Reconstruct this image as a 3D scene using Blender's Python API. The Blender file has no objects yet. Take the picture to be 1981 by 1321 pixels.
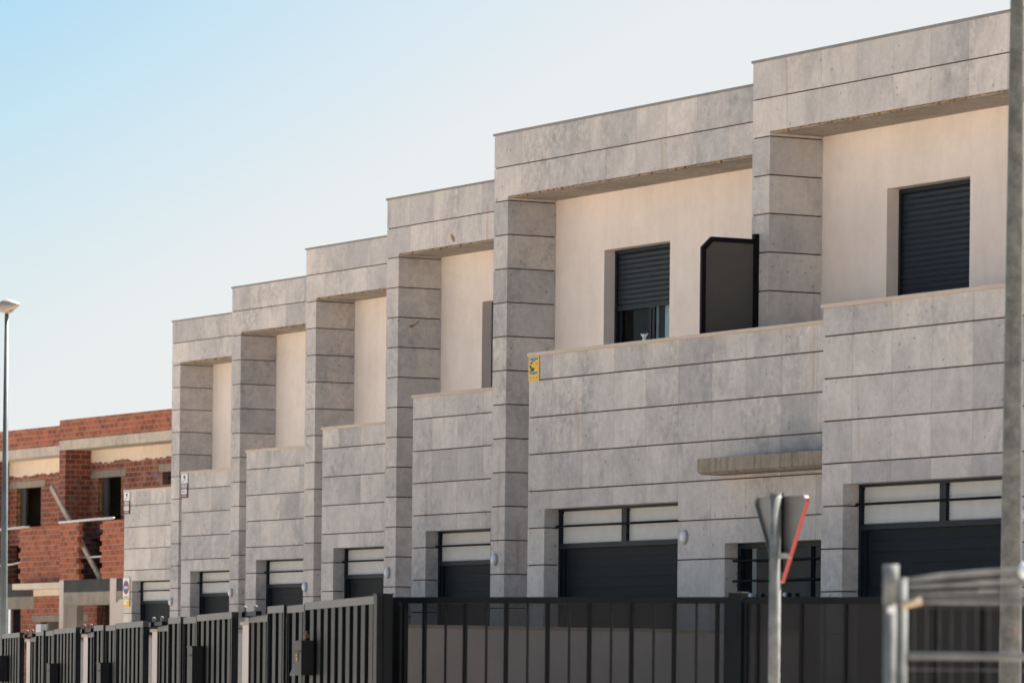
import bpy, math, random
from mathutils import Vector, Matrix
random.seed(7)
S = bpy.context.scene
COL = S.collection

# ------------------------------------------------------------------ camera
A = 0.4981; ca, sa = math.cos(A), math.sin(A)
RO = 0.0106; cr, sr = math.cos(RO), math.sin(RO)
cam_d = bpy.data.cameras.new("camera"); cam = bpy.data.objects.new("camera", cam_d); COL.objects.link(cam)
R = Vector((sa, ca, 0)); U = Vector((0, 0, 1)); F = Vector((-ca, sa, 0))
cx = R*cr + U*sr; cy = U*cr - R*sr; cz = -F
cam.matrix_world = Matrix(((cx.x, cy.x, cz.x, 0), (cx.y, cy.y, cz.y, 0), (cx.z, cy.z, cz.z, 1.5), (0, 0, 0, 1)))
cam_d.sensor_width = 36; cam_d.lens = 9684.5*36/1981
cam_d.shift_x = 0.0030; cam_d.shift_y = 0.3403
cam_d.clip_start = 0.5; cam_d.clip_end = 5000
cam_d.dof.use_dof = True; cam_d.dof.focus_distance = 66; cam_d.dof.aperture_fstop = 5.0
S.camera = cam

# ------------------------------------------------------------------ sky and sun
EL = math.radians(52); SUNV = Vector((-0.30, 0.95, 0)).normalized()
w = bpy.data.worlds.new("World"); S.world = w; w.use_nodes = True
nt = w.node_tree; nt.nodes.clear()
sky = nt.nodes.new("ShaderNodeTexSky"); sky.sky_type = 'NISHITA'; sky.sun_disc = False
sky.sun_elevation = EL; sky.sun_rotation = math.atan2(SUNV.x, SUNV.y)
sky.air_density = 0.8; sky.dust_density = 1.5; sky.ozone_density = 1.0; sky.altitude = 0
SKY = 0.046
bg = nt.nodes.new("ShaderNodeBackground"); bg.inputs[1].default_value = SKY
wo = nt.nodes.new("ShaderNodeOutputWorld")
# pale haze hanging over the horizon, thicker towards the sun side
def wn(ty, **k):
    o = nt.nodes.new(ty)
    for a, b in k.items(): setattr(o, a, b)
    return o
tc = wn("ShaderNodeTexCoord"); sp = wn("ShaderNodeSeparateXYZ"); nt.links.new(tc.outputs['Generated'], sp.inputs[0])
dt = wn("ShaderNodeVectorMath", operation='DOT_PRODUCT'); nt.links.new(tc.outputs['Generated'], dt.inputs[0]); dt.inputs[1].default_value = (sa, ca, 0)
mr1 = wn("ShaderNodeMapRange", interpolation_type='SMOOTHSTEP'); nt.links.new(dt.outputs['Value'], mr1.inputs[0])
for i, v in ((1, -.17), (2, .09), (3, 0), (4, 1.0)): mr1.inputs[i].default_value = v
mr2 = wn("ShaderNodeMapRange", interpolation_type='SMOOTHSTEP'); nt.links.new(sp.outputs[2], mr2.inputs[0])
for i, v in ((1, .155), (2, .03), (3, 0), (4, 1.0)): mr2.inputs[i].default_value = v
mr3 = wn("ShaderNodeMapRange", interpolation_type='SMOOTHSTEP'); nt.links.new(sp.outputs[2], mr3.inputs[0])
for i, v in ((1, .45), (2, .10), (3, 0), (4, 1.0)): mr3.inputs[i].default_value = v
m1 = wn("ShaderNodeMath", operation='MULTIPLY'); nt.links.new(mr1.outputs[0], m1.inputs[0]); nt.links.new(mr3.outputs[0], m1.inputs[1])
m2 = wn("ShaderNodeMath", operation='MULTIPLY_ADD'); nt.links.new(mr2.outputs[0], m2.inputs[0]); m2.inputs[1].default_value = .85; nt.links.new(m1.outputs[0], m2.inputs[2])
m3 = wn("ShaderNodeMath", operation='MINIMUM'); nt.links.new(m2.outputs[0], m3.inputs[0]); m3.inputs[1].default_value = .95
mxs = wn("ShaderNodeMix", data_type='RGBA'); nt.links.new(m3.outputs[0], mxs.inputs[0])
tint = wn("ShaderNodeMix", data_type='RGBA', blend_type='MULTIPLY'); tint.inputs[0].default_value = 1; nt.links.new(sky.outputs[0], tint.inputs[6]); tint.inputs[7].default_value = (.52, .79, .82, 1)
nt.links.new(tint.outputs[2], mxs.inputs[6]); mxs.inputs[7].default_value = tuple(c/3.81/SKY for c in (.845, .86, .865))+(1,)
nt.links.new(mxs.outputs[2], bg.inputs[0]); nt.links.new(bg.outputs[0], wo.inputs[0])
sl = bpy.data.lights.new("sun", 'SUN'); sl.energy = 5.0; sl.angle = math.radians(0.5); sl.color = (1, .94, .87)
sun = bpy.data.objects.new("sun", sl); COL.objects.link(sun)
sd = Vector((SUNV.x*math.cos(EL), SUNV.y*math.cos(EL), math.sin(EL)))
sun.rotation_euler = (-sd).to_track_quat('-Z', 'Y').to_euler(); sun.location = (0, 0, 60)
S.view_settings.view_transform = 'Standard'; S.view_settings.look = 'None'
S.view_settings.gamma = 1; S.view_settings.exposure = 1.93

# ------------------------------------------------------------------ material helpers
class NT:
    def __init__(s, name):
        s.m = bpy.data.materials.new(name); s.m.use_nodes = True; s.t = s.m.node_tree
        s.b = s.t.nodes["Principled BSDF"]; s.out = s.t.nodes["Material Output"]
    def n(s, ty, **kw):
        o = s.t.nodes.new(ty)
        for k, v in kw.items(): setattr(o, k, v)
        return o
    def l(s, a, b): s.t.links.new(a, b)
    def math(s, op, a, b=None, c=None):
        o = s.n("ShaderNodeMath", operation=op)
        for i, v in enumerate((a, b, c)):
            if v is None: continue
            if isinstance(v, (int, float)): o.inputs[i].default_value = v
            else: s.l(v, o.inputs[i])
        return o.outputs[0]
    def noise(s, vec, scale, detail=4, rough=.55, dist=0):
        o = s.n("ShaderNodeTexNoise"); o.inputs['Scale'].default_value = scale; o.inputs['Detail'].default_value = detail
        o.inputs['Roughness'].default_value = rough; o.inputs['Distortion'].default_value = dist
        if vec is not None: s.l(vec, o.inputs['Vector'])
        return o.outputs['Fac']
    def ramp(s, fac, stops):
        o = s.n("ShaderNodeValToRGB"); e = o.color_ramp.elements
        while len(e) < len(stops): e.new(.5)
        for i, (p, c) in enumerate(stops):
            e[i].position = p; e[i].color = (*c, 1) if len(c) == 3 else c
        s.l(fac, o.inputs[0]); return o.outputs[0]
    def mix(s, fac, a, b, mode='MIX'):
        o = s.n("ShaderNodeMix", data_type='RGBA', blend_type=mode)
        for i, v in ((0, fac), (6, a), (7, b)):
            if isinstance(v, (int, float)): o.inputs[i].default_value = v
            elif isinstance(v, tuple): o.inputs[i].default_value = (*v, 1)
            else: s.l(v, o.inputs[i])
        return o.outputs[2]
    def scalevec(s, vec, sc):
        o = s.n("ShaderNodeVectorMath", operation='MULTIPLY'); s.l(vec, o.inputs[0]); o.inputs[1].default_value = sc
        return o.outputs[0]
    def bump(s, h, strength, dist=.01):
        o = s.n("ShaderNodeBump"); o.inputs['Strength'].default_value = strength; o.inputs['Distance'].default_value = dist
        s.l(h, o.inputs['Height']); s.l(o.outputs[0], s.b.inputs['Normal'])

def wallcoord(q):
    """along-wall coordinate u, height z, object-space vector"""
    tc = q.n("ShaderNodeTexCoord"); obj = tc.outputs['Object']
    sp = q.n("ShaderNodeSeparateXYZ"); q.l(obj, sp.inputs[0])
    ge = q.n("ShaderNodeNewGeometry"); sn = q.n("ShaderNodeSeparateXYZ"); q.l(ge.outputs['Normal'], sn.inputs[0])
    side = q.math('GREATER_THAN', q.math('ABSOLUTE', sn.outputs[0]), .6)
    d = q.math('SUBTRACT', sp.outputs[1], sp.outputs[0])
    u = q.math('MULTIPLY_ADD', side, d, sp.outputs[0])
    return obj, u, sp.outputs[2], sp, ge.outputs['Position'], side

def stone_mat(name, off, zoff):
    q = NT(name); obj, u, z, sp, pos, side = wallcoord(q)
    oi = q.n("ShaderNodeObjectInfo")
    uu = q.math('DIVIDE', q.math('SUBTRACT', u, off), .755); zz = q.math('DIVIDE', q.math('SUBTRACT', z, zoff), .45)
    fu = q.math('FLOOR', uu); fz = q.math('FLOOR', zz)
    cb = q.n("ShaderNodeCombineXYZ"); q.l(fu, cb.inputs[0]); q.l(fz, cb.inputs[1]); q.l(q.math('MULTIPLY', oi.outputs['Random'], 91.7), cb.inputs[2])
    wn = q.n("ShaderNodeTexWhiteNoise", noise_dimensions='3D'); q.l(cb.outputs[0], wn.inputs[0])
    # each slab samples another piece of stone
    sh = q.n("ShaderNodeVectorMath", operation='MULTIPLY_ADD'); q.l(wn.outputs['Color'], sh.inputs[0]); sh.inputs[1].default_value = (37, 23, 51); q.l(pos, sh.inputs[2])
    v = sh.outputs[0]
    vs = q.scalevec(v, (1, 1, .8))
    cloud = q.noise(vs, 2.2, 6, .62, .6)
    fine = q.noise(v, 14, 5, .65)
    grain = q.noise(v, 70, 3, .6)
    base = q.ramp(cloud, [(.26, (.45, .418, .408)), (.42, (.562, .522, .502)), (.56, (.632, .584, .556)), (.75, (.677, .622, .582))])
    tone = q.ramp(wn.outputs['Value'], [(0, (.80, .81, .83)), (.2, (.91, .915, .92)), (.5, (.98, .975, .96)), (1, (1.09, 1.07, 1.045))])
    c = q.mix(1, base, tone, 'MULTIPLY')
    c = q.mix(.55, c, q.ramp(fine, [(.3, (.80, .80, .80)), (.55, (1, 1, 1)), (.75, (1.12, 1.10, 1.07))]), 'MULTIPLY')
    c = q.mix(.35, c, q.ramp(grain, [(.35, (.8, .8, .8)), (.6, (1.08, 1.08, 1.08))]), 'MULTIPLY')
    # dark weathering clouds and rain streaks
    dirt = q.noise(q.scalevec(pos, (1, 1, .7)), .75, 5, .65, .4)
    speck = q.noise(pos, 9, 5, .7)
    dm = q.math('MULTIPLY', q.ramp(dirt, [(.46, (0, 0, 0)), (.66, (1, 1, 1))]), q.ramp(speck, [(.38, (0, 0, 0)), (.62, (1, 1, 1))]))
    c = q.mix(q.math('MULTIPLY', dm, .60), c, (.25, .25, .255))
    st = q.noise(q.scalevec(pos, (7, 7, .5)), 1.0, 4, .6)
    c = q.mix(.22, c, q.ramp(st, [(.32, (.82, .80, .79)), (.5, (1, 1, 1)), (.72, (1.05, 1.04, 1.03))]), 'MULTIPLY')
    rust = q.noise(q.scalevec(pos, (3.1, 3.1, .35)), 1.3, 3, .5)
    c = q.mix(q.ramp(rust, [(.66, (0, 0, 0)), (.74, (.35, .35, .35))]), c, (.40, .26, .15))
    # pits
    vo = q.n("ShaderNodeTexVoronoi"); vo.inputs['Scale'].default_value = 11; q.l(v, vo.inputs['Vector'])
    sc = q.n("ShaderNodeSeparateColor"); q.l(vo.outputs['Color'], sc.inputs[0])
    pd = q.math('ADD', vo.outputs['Distance'], q.math('MULTIPLY', q.math('SUBTRACT', fine, .5), .35))
    rad = q.math('MULTIPLY', q.math('POWER', sc.outputs[0], 3.2), .20)
    pit = q.math('LESS_THAN', pd, rad)
    c = q.mix(q.math('MULTIPLY', pit, .45), c, (.13, .115, .10))
    # hairline vertical joints
    fr = q.math('FRACT', uu)
    ln = q.math('MAXIMUM', q.math('LESS_THAN', fr, .008), q.math('GREATER_THAN', fr, .994))
    ln = q.math('MULTIPLY', ln, q.math('SUBTRACT', 1, side))
    c = q.mix(q.math('MULTIPLY', ln, .34), c, (.22, .18, .15))
    q.l(c, q.b.inputs['Base Color']); q.b.inputs['Roughness'].default_value = .82; q.b.inputs['Specular IOR Level'].default_value = .25
    h = q.math('SUBTRACT', q.math('MULTIPLY', grain, .3), pit); q.bump(h, .35, .008)
    return q.m

def simple(name, col, rough=.6, metal=0, spec=.5, var=.12, scale=6, bump=0, bscale=60):
    q = NT(name); tc = q.n("ShaderNodeNewGeometry"); n = q.noise(tc.outputs['Position'], scale, 5, .6)
    lo = tuple(c*(1-var) for c in col); hi = tuple(min(1, c*(1+var)) for c in col)
    q.l(q.ramp(n, [(.3, lo), (.7, hi)]), q.b.inputs['Base Color'])
    q.b.inputs['Roughness'].default_value = rough; q.b.inputs['Metallic'].default_value = metal
    q.b.inputs['Specular IOR Level'].default_value = spec
    if bump: q.bump(q.noise(tc.outputs['Position'], bscale, 3), bump, .01)
    return q.m

def plaster_mat(name, col):
    q = NT(name); ge = q.n("ShaderNodeNewGeometry"); p = ge.outputs['Position']
    a = q.noise(p, .8, 4, .6); b = q.noise(q.scalevec(p, (5, 5, .8)), 1.2, 4, .6); g = q.noise(p, 120, 3, .7)
    c = q.ramp(a, [(.3, tuple(x*.90 for x in col)), (.7, tuple(x*1.04 for x in col))])
    c = q.mix(.35, c, q.ramp(b, [(.3, (.88, .86, .84)), (.6, (1, 1, 1))]), 'MULTIPLY')
    c = q.mix(.5, c, q.ramp(q.noise(p, 5, 6, .7), [(.3, (.90, .88, .86)), (.55, (1, 1, 1))]), 'MULTIPLY')
    c = q.mix(.4, c, q.ramp(g, [(.35, (.9, .9, .9)), (.6, (1.04, 1.04, 1.04))]), 'MULTIPLY')
    q.l(c, q.b.inputs['Base Color']); q.b.inputs['Roughness'].default_value = .9; q.b.inputs['Specular IOR Level'].default_value = .15
    q.bump(q.noise(p, 90, 4, .7), .3, .006)
    return q.m

def brick_mat(name, c1=(.25, .060, .026), c2=(.44, .118, .050), sm0=.62):
    q = NT(name); obj, u, z, sp, pos, side = wallcoord(q)
    cb = q.n("ShaderNodeCombineXYZ"); q.l(u, cb.inputs[0]); q.l(z, cb.inputs[1])
    jit = q.noise(pos, 3, 2); 
    br = q.n("ShaderNodeTexBrick"); br.offset = .5; q.l(cb.outputs[0], br.inputs['Vector'])
    br.inputs['Scale'].default_value = 1; br.inputs['Brick Width'].default_value = .31; br.inputs['Row Height'].default_value = .145
    br.inputs['Mortar Size'].default_value = .013; br.inputs['Mortar Smooth'].default_value = .3; br.inputs['Bias'].default_value = 0
    br.inputs['Color1'].default_value = (*c1, 1); br.inputs['Color2'].default_value = (*c2, 1)
    br.inputs['Mortar'].default_value = (.30, .235, .195, 1)
    sm = q.noise(pos, 1.6, 5, .65, .5)
    ms = q.noise(q.scalevec(pos, (1, 1, 2)), 3.5, 5, .7)
    c = q.mix(.75, br.outputs['Color'], q.ramp(ms, [(.3, (.5, .5, .52)), (.5, (1, 1, 1)), (.72, (1.15, 1.12, 1.1))]), 'MULTIPLY')
    c = q.mix(q.ramp(sm, [(sm0, (0, 0, 0)), (sm0+.14, (.65, .65, .65))]), c, (.30, .21, .17))
    q.l(c, q.b.inputs['Base Color']); q.b.inputs['Roughness'].default_value = .9
    q.bump(q.math('SUBTRACT', q.math('MULTIPLY', ms, .4), br.outputs['Fac']), .5, .012)
    return q.m

def concrete_mat(name, col, board=False):
    q = NT(name); ge = q.n("ShaderNodeNewGeometry"); p = ge.outputs['Position']
    a = q.noise(p, 1.6, 6, .65, .5); b = q.noise(p, 30, 4, .65); s = q.noise(q.scalevec(p, (9, 9, .7)), 1.3, 4, .7)
    c = q.ramp(a, [(.3, tuple(x*.72 for x in col)), (.55, col), (.75, tuple(x*1.15 for x in col))])
    c = q.mix(.6, c, q.ramp(b, [(.35, (.78, .78, .78)), (.6, (1.08, 1.08, 1.08))]), 'MULTIPLY')
    c = q.mix(.8 if board else .35, c, q.ramp(s, [(.35, (.55, .53, .50)), (.5, (1, 1, 1))]), 'MULTIPLY')
    q.l(c, q.b.inputs['Base Color']); q.b.inputs['Roughness'].default_value = .88; q.b.inputs['Specular IOR Level'].default_value = .2
    q.bump(b, .5, .01)
    return q.m

M = {}
M['stone'] = stone_mat('stone_cladding', 0.0, 7.989)
M['stone_block'] = stone_mat('stone_cladding_low', 0.581-.755, 5.278)
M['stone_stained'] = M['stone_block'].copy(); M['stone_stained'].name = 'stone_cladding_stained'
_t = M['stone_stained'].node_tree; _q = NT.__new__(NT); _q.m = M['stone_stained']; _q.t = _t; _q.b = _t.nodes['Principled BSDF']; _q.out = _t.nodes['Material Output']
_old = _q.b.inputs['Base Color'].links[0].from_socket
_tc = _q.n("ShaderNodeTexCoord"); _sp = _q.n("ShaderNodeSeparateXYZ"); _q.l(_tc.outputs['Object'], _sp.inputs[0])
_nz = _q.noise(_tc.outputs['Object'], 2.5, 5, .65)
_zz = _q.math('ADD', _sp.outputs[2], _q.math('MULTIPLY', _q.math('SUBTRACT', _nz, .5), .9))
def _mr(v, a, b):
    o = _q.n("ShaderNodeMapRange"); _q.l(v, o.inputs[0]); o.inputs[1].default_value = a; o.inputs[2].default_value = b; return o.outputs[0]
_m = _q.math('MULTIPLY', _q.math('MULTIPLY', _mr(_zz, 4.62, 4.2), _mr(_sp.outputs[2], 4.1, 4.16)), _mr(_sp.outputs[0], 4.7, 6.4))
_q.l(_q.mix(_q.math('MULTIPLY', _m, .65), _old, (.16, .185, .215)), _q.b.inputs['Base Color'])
M['mortar'] = simple('mortar_gap', (.095, .058, .037), .95, var=.3)
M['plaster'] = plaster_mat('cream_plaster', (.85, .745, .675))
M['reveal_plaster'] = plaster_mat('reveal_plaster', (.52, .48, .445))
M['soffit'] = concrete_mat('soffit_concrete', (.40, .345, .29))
M['foam'] = concrete_mat('ochre_mortar', (.36, .24, .13))
M['coping'] = plaster_mat('cream_coping', (.62, .52, .43))
M['roofedge'] = simple('roof_edge', (.22, .20, .19), .5, var=.1)
M['concrete'] = concrete_mat('rough_concrete', (.33, .28, .235))
M['beam'] = concrete_mat('pale_beam', (.56, .49, .41))
M['concrete_board'] = concrete_mat('board_concrete', (.38, .32, .25), True)
M['brick'] = brick_mat('hollow_brick')
M['brick_shaded'] = brick_mat('shaded_smeared_brick', (.15, .038, .020), (.29, .070, .034), .52)  # darker brick colours put recess shade into walls and columns, with extra mortar smears
M['rawplaster'] = plaster_mat('raw_render', (.78, .66, .54))
M['paleplaster'] = plaster_mat('pale_render', (.66, .56, .50))
M['darkblock'] = concrete_mat('dark_membrane', (.075, .073, .078), True)
M['door'] = simple('anthracite_door', (.008, .0115, .016), .6, var=.15, spec=.18)
M['frame'] = simple('anthracite_frame', (.009, .014, .020), .5, var=.1, spec=.22)
M['shutter'] = simple('shutter_aluminium', (.010, .018, .028), .5, var=.1, spec=.25)
M['louver'] = simple('white_louver', (.56, .555, .54), .5, var=.06)
M['dark'] = simple('dark_interior', (.02, .018, .017), .9, var=.2)
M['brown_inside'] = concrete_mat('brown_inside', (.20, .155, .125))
M['room'] = simple('room_interior', (.22, .19, .17), .9)
M['whiteplastic'] = simple('white_plastic', (.80, .81, .82), .3, var=.03)
M['steelwhite'] = simple('galvanised_pipe', (.55, .53, .50), .5, .3, var=.2, scale=20)
M['curtain'] = simple('pale_curtain', (.55, .62, .66), .8)
M['ground_m'] = simple('sandy_soil', (.52, .44, .35), .95, var=.18, scale=.5, bump=.3, bscale=8)
M['asphalt'] = simple('asphalt', (.17, .155, .14), .9, var=.2, scale=2, bump=.3)
M['paving'] = simple('concrete_paving', (.36, .31, .26), .9, var=.12, scale=1.5)
M['kerb'] = simple('kerb_stone', (.36, .34, .31), .9)
M['yard'] = simple('yard_slab', (.38, .34, .30), .85, var=.12, scale=1.2)
M['terrace'] = simple('terrace_tiles', (.40, .30, .22), .7, var=.1)
M['roofm'] = simple('roof_gravel', (.38, .36, .33), .95, var=.2, scale=15)
M['fence'] = simple('fence_paint', (.008, .010, .0125), .43, var=.25, scale=3, spec=.08)
M['rail'] = simple('rail_paint', (.07, .07, .073), .45, var=.15, scale=4, spec=.38)
M['black'] = simple('black_steel', (.006, .007, .009), .5, var=.1, spec=.1)
M['mailbox'] = simple('mailbox_paint', (.016, .016, .018), .5, var=.1, spec=.2)
M['wood'] = simple('raw_timber', (.42, .33, .25), .8, var=.25, scale=9)
M['yellow'] = simple('yellow_board', (.75, .46, .03), .45, var=.05)
M['whitesign'] = simple('white_board', (.72, .74, .75), .4, var=.04)
M['maroon'] = simple('maroon_print', (.16, .016, .028), .5, var=.1)
M['navy'] = simple('navy_print', (.02, .035, .10), .5, var=.1)
M['ink'] = simple('black_print', (.012, .012, .012), .5, var=.1)
M['paleblue'] = simple('pale_blue_print', (.50, .60, .66), .5, var=.05)
M['redsign'] = simple('red_reflective', (.26, .016, .016), .35, var=.05)
M['bluesign'] = simple('blue_reflective', (.03, .05, .25), .4, var=.05)
M['signback'] = simple('sign_aluminium', (.15, .15, .15), .45, .5, var=.15, scale=5)
M['bracket'] = simple('lamp_bracket', (.40, .40, .40), .5)
M['foamyellow'] = simple('yellow_foam', (.26, .17, .05), .95, var=.3, scale=20)
M['panelgrey'] = simple('divider_panel', (.085, .078, .07), .6, var=.05)
M['cable'] = simple('black_cable', (.015, .015, .015), .7)

def galv():
    q = NT('galvanised_steel'); ge = q.n("ShaderNodeNewGeometry"); p = ge.outputs['Position']
    vo = q.n("ShaderNodeTexVoronoi"); vo.inputs['Scale'].default_value = 22; q.l(p, vo.inputs['Vector'])
    sc = q.n("ShaderNodeSeparateColor"); q.l(vo.outputs['Color'], sc.inputs[0])
    a = q.noise(p, 7, 6, .7, .5)
    c = q.ramp(a, [(.3, (.055, .056, .056)), (.5, (.105, .108, .105)), (.72, (.165, .165, .16))])
    c = q.mix(.5, c, q.ramp(sc.outputs[0], [(0, (.75, .75, .75)), (1, (1.2, 1.2, 1.2))]), 'MULTIPLY')
    r = q.noise(p, 3.3, 4, .7)
    c = q.mix(q.ramp(r, [(.68, (0, 0, 0)), (.74, (.6, .6, .6))]), c, (.30, .13, .05))
    q.l(c, q.b.inputs['Base Color']); q.b.inputs['Roughness'].default_value = .6; q.b.inputs['Metallic'].default_value = .25
    q.bump(a, .4, .01); return q.m
M['galv'] = galv()
M['galv_light'] = simple('galvanised_tube', (.20, .205, .20), .75, 0, spec=.15, var=.3, scale=12)
M['polegreen'] = simple('lamp_post_paint', (.10, .12, .12), .5, .2, var=.2, scale=3)

def perforated():
    q = NT('perforated_sheet'); t = q.n("ShaderNodeBsdfTransparent"); t.inputs[0].default_value = (.9, .9, .9, 1)
    mx = q.n("ShaderNodeMixShader"); mx.inputs[0].default_value = .735
    q.b.inputs['Base Color'].default_value = (.014, .014, .016, 1); q.b.inputs['Roughness'].default_value = .6; q.b.inputs['Specular IOR Level'].default_value = .2
    q.l(t.outputs[0], mx.inputs[1]); q.l(q.b.outputs[0], mx.inputs[2]); q.l(mx.outputs[0], q.out.inputs[0])
    return q.m
M['perf'] = perforated(); M['perf2'] = M['perf'].copy(); M['perf2'].node_tree.nodes['Mix Shader'].inputs[0].default_value = .94
def glass():
    q = NT('window_glass'); q.b.inputs['Base Color'].default_value = (.02, .025, .03, 1); q.b.inputs['Roughness'].default_value = .04
    t = q.n("ShaderNodeBsdfTransparent"); t.inputs[0].default_value = (.75, .85, .88, 1)
    fr = q.n("ShaderNodeFresnel"); fr.inputs[0].default_value = 1.5
    mx = q.n("ShaderNodeMixShader"); q.l(q.math('MULTIPLY_ADD', fr.outputs[0], .3, .01), mx.inputs[0])
    gl = q.n("ShaderNodeBsdfGlossy"); gl.inputs[1].default_value = .03
    q.l(t.outputs[0], mx.inputs[1]); q.l(gl.outputs[0], mx.inputs[2]); q.l(mx.outputs[0], q.out.inputs[0])
    return q.m
M['glass'] = glass()

# ------------------------------------------------------------------ mesh helpers
class MB:
    def __init__(s): s.v = []; s.f = []; s.mi = []; s.sm = []
    def add(s, vs, fs, mi=0, smooth=False):
        o = len(s.v); s.v += [tuple(v) for v in vs]
        for f in fs: s.f.append([i+o for i in f]); s.mi.append(mi); s.sm.append(smooth)
        return s
    def box(s, x0, y0, z0, x1, y1, z1, mi=0):
        vs = [(x0, y0, z0), (x1, y0, z0), (x1, y1, z0), (x0, y1, z0), (x0, y0, z1), (x1, y0, z1), (x1, y1, z1), (x0, y1, z1)]
        return s.add(vs, [(0, 3, 2, 1), (4, 5, 6, 7), (0, 1, 5, 4), (1, 2, 6, 5), (2, 3, 7, 6), (3, 0, 4, 7)], mi)
    def extrude(s, poly, d, mi=0):
        """poly: list of 3D points (planar), extruded by vector d"""
        n = len(poly); P = [Vector(p) for p in poly]; D = Vector(d)
        nor = Vector((0, 0, 0))
        for i in range(n): nor += P[i].cross(P[(i+1) % n])
        fs = [list(range(n))[::-1], list(range(n, 2*n))] + [(i, (i+1) % n, n+(i+1) % n, n+i) for i in range(n)]
        if nor.dot(D) < 0: fs = [f[::-1] for f in fs]
        return s.add([*P, *[p+D for p in P]], fs, mi)
    def tube(s, pts, rs, n=12, mi=0, cap=True, smooth=True, phase=0):
        P = [Vector(p) for p in pts]
        if isinstance(rs, (int, float)): rs = [rs]*len(P)
        vs = []; fs = []
        up = None
        for i, p in enumerate(P):
            t = (P[min(i+1, len(P)-1)]-P[max(i-1, 0)]).normalized()
            if up is None: up = Vector((0, 0, 1)) if abs(t.z) < .9 else Vector((1, 0, 0))
            a = t.cross(up).normalized(); b = t.cross(a).normalized()
            for k in range(n):
                an = phase+2*math.pi*k/n; vs.append(p+(a*math.cos(an)+b*math.sin(an))*rs[i])
        for i in range(len(P)-1):
            for k in range(n):
                fs.append((i*n+k, i*n+(k+1) % n, (i+1)*n+(k+1) % n, (i+1)*n+k))
        if cap:
            fs.append(tuple(range(n))[::-1]); fs.append(tuple(range((len(P)-1)*n, len(P)*n)))
        return s.add(vs, fs, mi, smooth)
    def ball(s, c, r, mi=0, sx=1, sy=1, sz=1, n=12):
        c = Vector(c); vs = []; fs = []
        for i in range(n//2+1):
            th = math.pi*i/(n//2)
            for k in range(n):
                ph = 2*math.pi*k/n
                vs.append((c.x+r*sx*math.sin(th)*math.cos(ph), c.y+r*sy*math.sin(th)*math.sin(ph), c.z+r*sz*math.cos(th)))
        for i in range(n//2):
            for k in range(n): fs.append((i*n+k, (i+1)*n+k, (i+1)*n+(k+1) % n, i*n+(k+1) % n))
        return s.add(vs, fs, mi, True)
    def build(s, name, mats, parent=None, loc=(0, 0, 0)):
        me = bpy.data.meshes.new(name); me.from_pydata(s.v, [], s.f)
        if not isinstance(mats, (list, tuple)): mats = [mats]
        for m in mats: me.materials.append(M[m] if isinstance(m, str) else m)
        me.polygons.foreach_set('material_index', s.mi); me.polygons.foreach_set('use_smooth', s.sm)
        me.validate(); me.update()
        o = bpy.data.objects.new(name, me); COL.objects.link(o); o.location = loc
        if parent is not None: o.parent = parent
        return o
def tag(o, label, cat, group=None):
    o['label'] = label; o['category'] = cat
    if group: o['group'] = group
    return o
def empty(name, loc, label, cat, group=None, rz=0):
    o = bpy.data.objects.new(name, None); COL.objects.link(o); o.location = loc; o.rotation_euler = (0, 0, rz)
    o.empty_display_size = .3
    return tag(o, label, cat, group)
def struct(o): o['kind'] = 'structure'; return o
def box(name, b, m, parent=None): return MB().box(*b).build(name, m, parent)

def rect_cells(x0, x1, z0, z1, holes, breaks=()):
    """split a rectangle minus holes (hx0,hz0,hx1,hz1) into cells (xa,xb,za,zb,jbot,jtop)"""
    zs = sorted(set([z0, z1] + [b for b in breaks if z0 < b < z1] + [h for H in holes for h in (H[1], H[3]) if z0 < h < z1]))
    out = []
    for za, zb in zip(zs, zs[1:]):
        zm = (za+zb)/2; spans = [(x0, x1)]
        for H in holes:
            if H[1] < zm < H[3]:
                ns = []
                for a, b in spans:
                    if H[0] >= b or H[2] <= a: ns.append((a, b)); continue
                    if H[0] > a: ns.append((a, H[0]))
                    if H[2] < b: ns.append((H[2], b))
                spans = ns
        for a, b in spans: out.append((a, b, za, zb))
    return out
G = .008
def stone_wall(mb, x0, x1, yf, yb, z0, z1, joints, holes=()):
    """coursed slabs with real dark gaps at the joints; slot 0 stone, 1 mortar"""
    for a, b, za, zb in rect_cells(x0, x1, z0, z1, holes, joints):
        mb.box(a, yf, za+(G if za in joints else 0), b, yb, zb-(G if zb in joints else 0), 0)
    for j in joints:
        if not z0 < j < z1: continue
        for a, b, za, zb in rect_cells(x0, x1, z0, z1, holes, ()):
            if za < j < zb: mb.box(a+.014, yf+.014, j-G-.003, b-.014, yb-.01, j+G+.003, 1)
            elif abs(za-j) < 1e-6: pass

JC = [7.989+.45-k*.45 for k in range(-1, 20)]
JB = [5.278-k*.45 for k in range(0, 12)]
FZ, RZ, WP = 8.044, 8.90, .7324     # fascia bottom, roof top, depth of the recess
CW = .3865

def ragged_strip(mb, x0, x1, y, z, amp, step=.05, yd=.02, mi=0):
    x = x0
    while x < x1-step:
        w_ = random.uniform(.6, 1.6)*step; h = amp*random.random()**2
        mb.box(x, y-random.random()*.004, z-h-.004, min(x+w_, x1), y+yd, z-.0005, mi); x += w_*random.uniform(1, 1.6)

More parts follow.
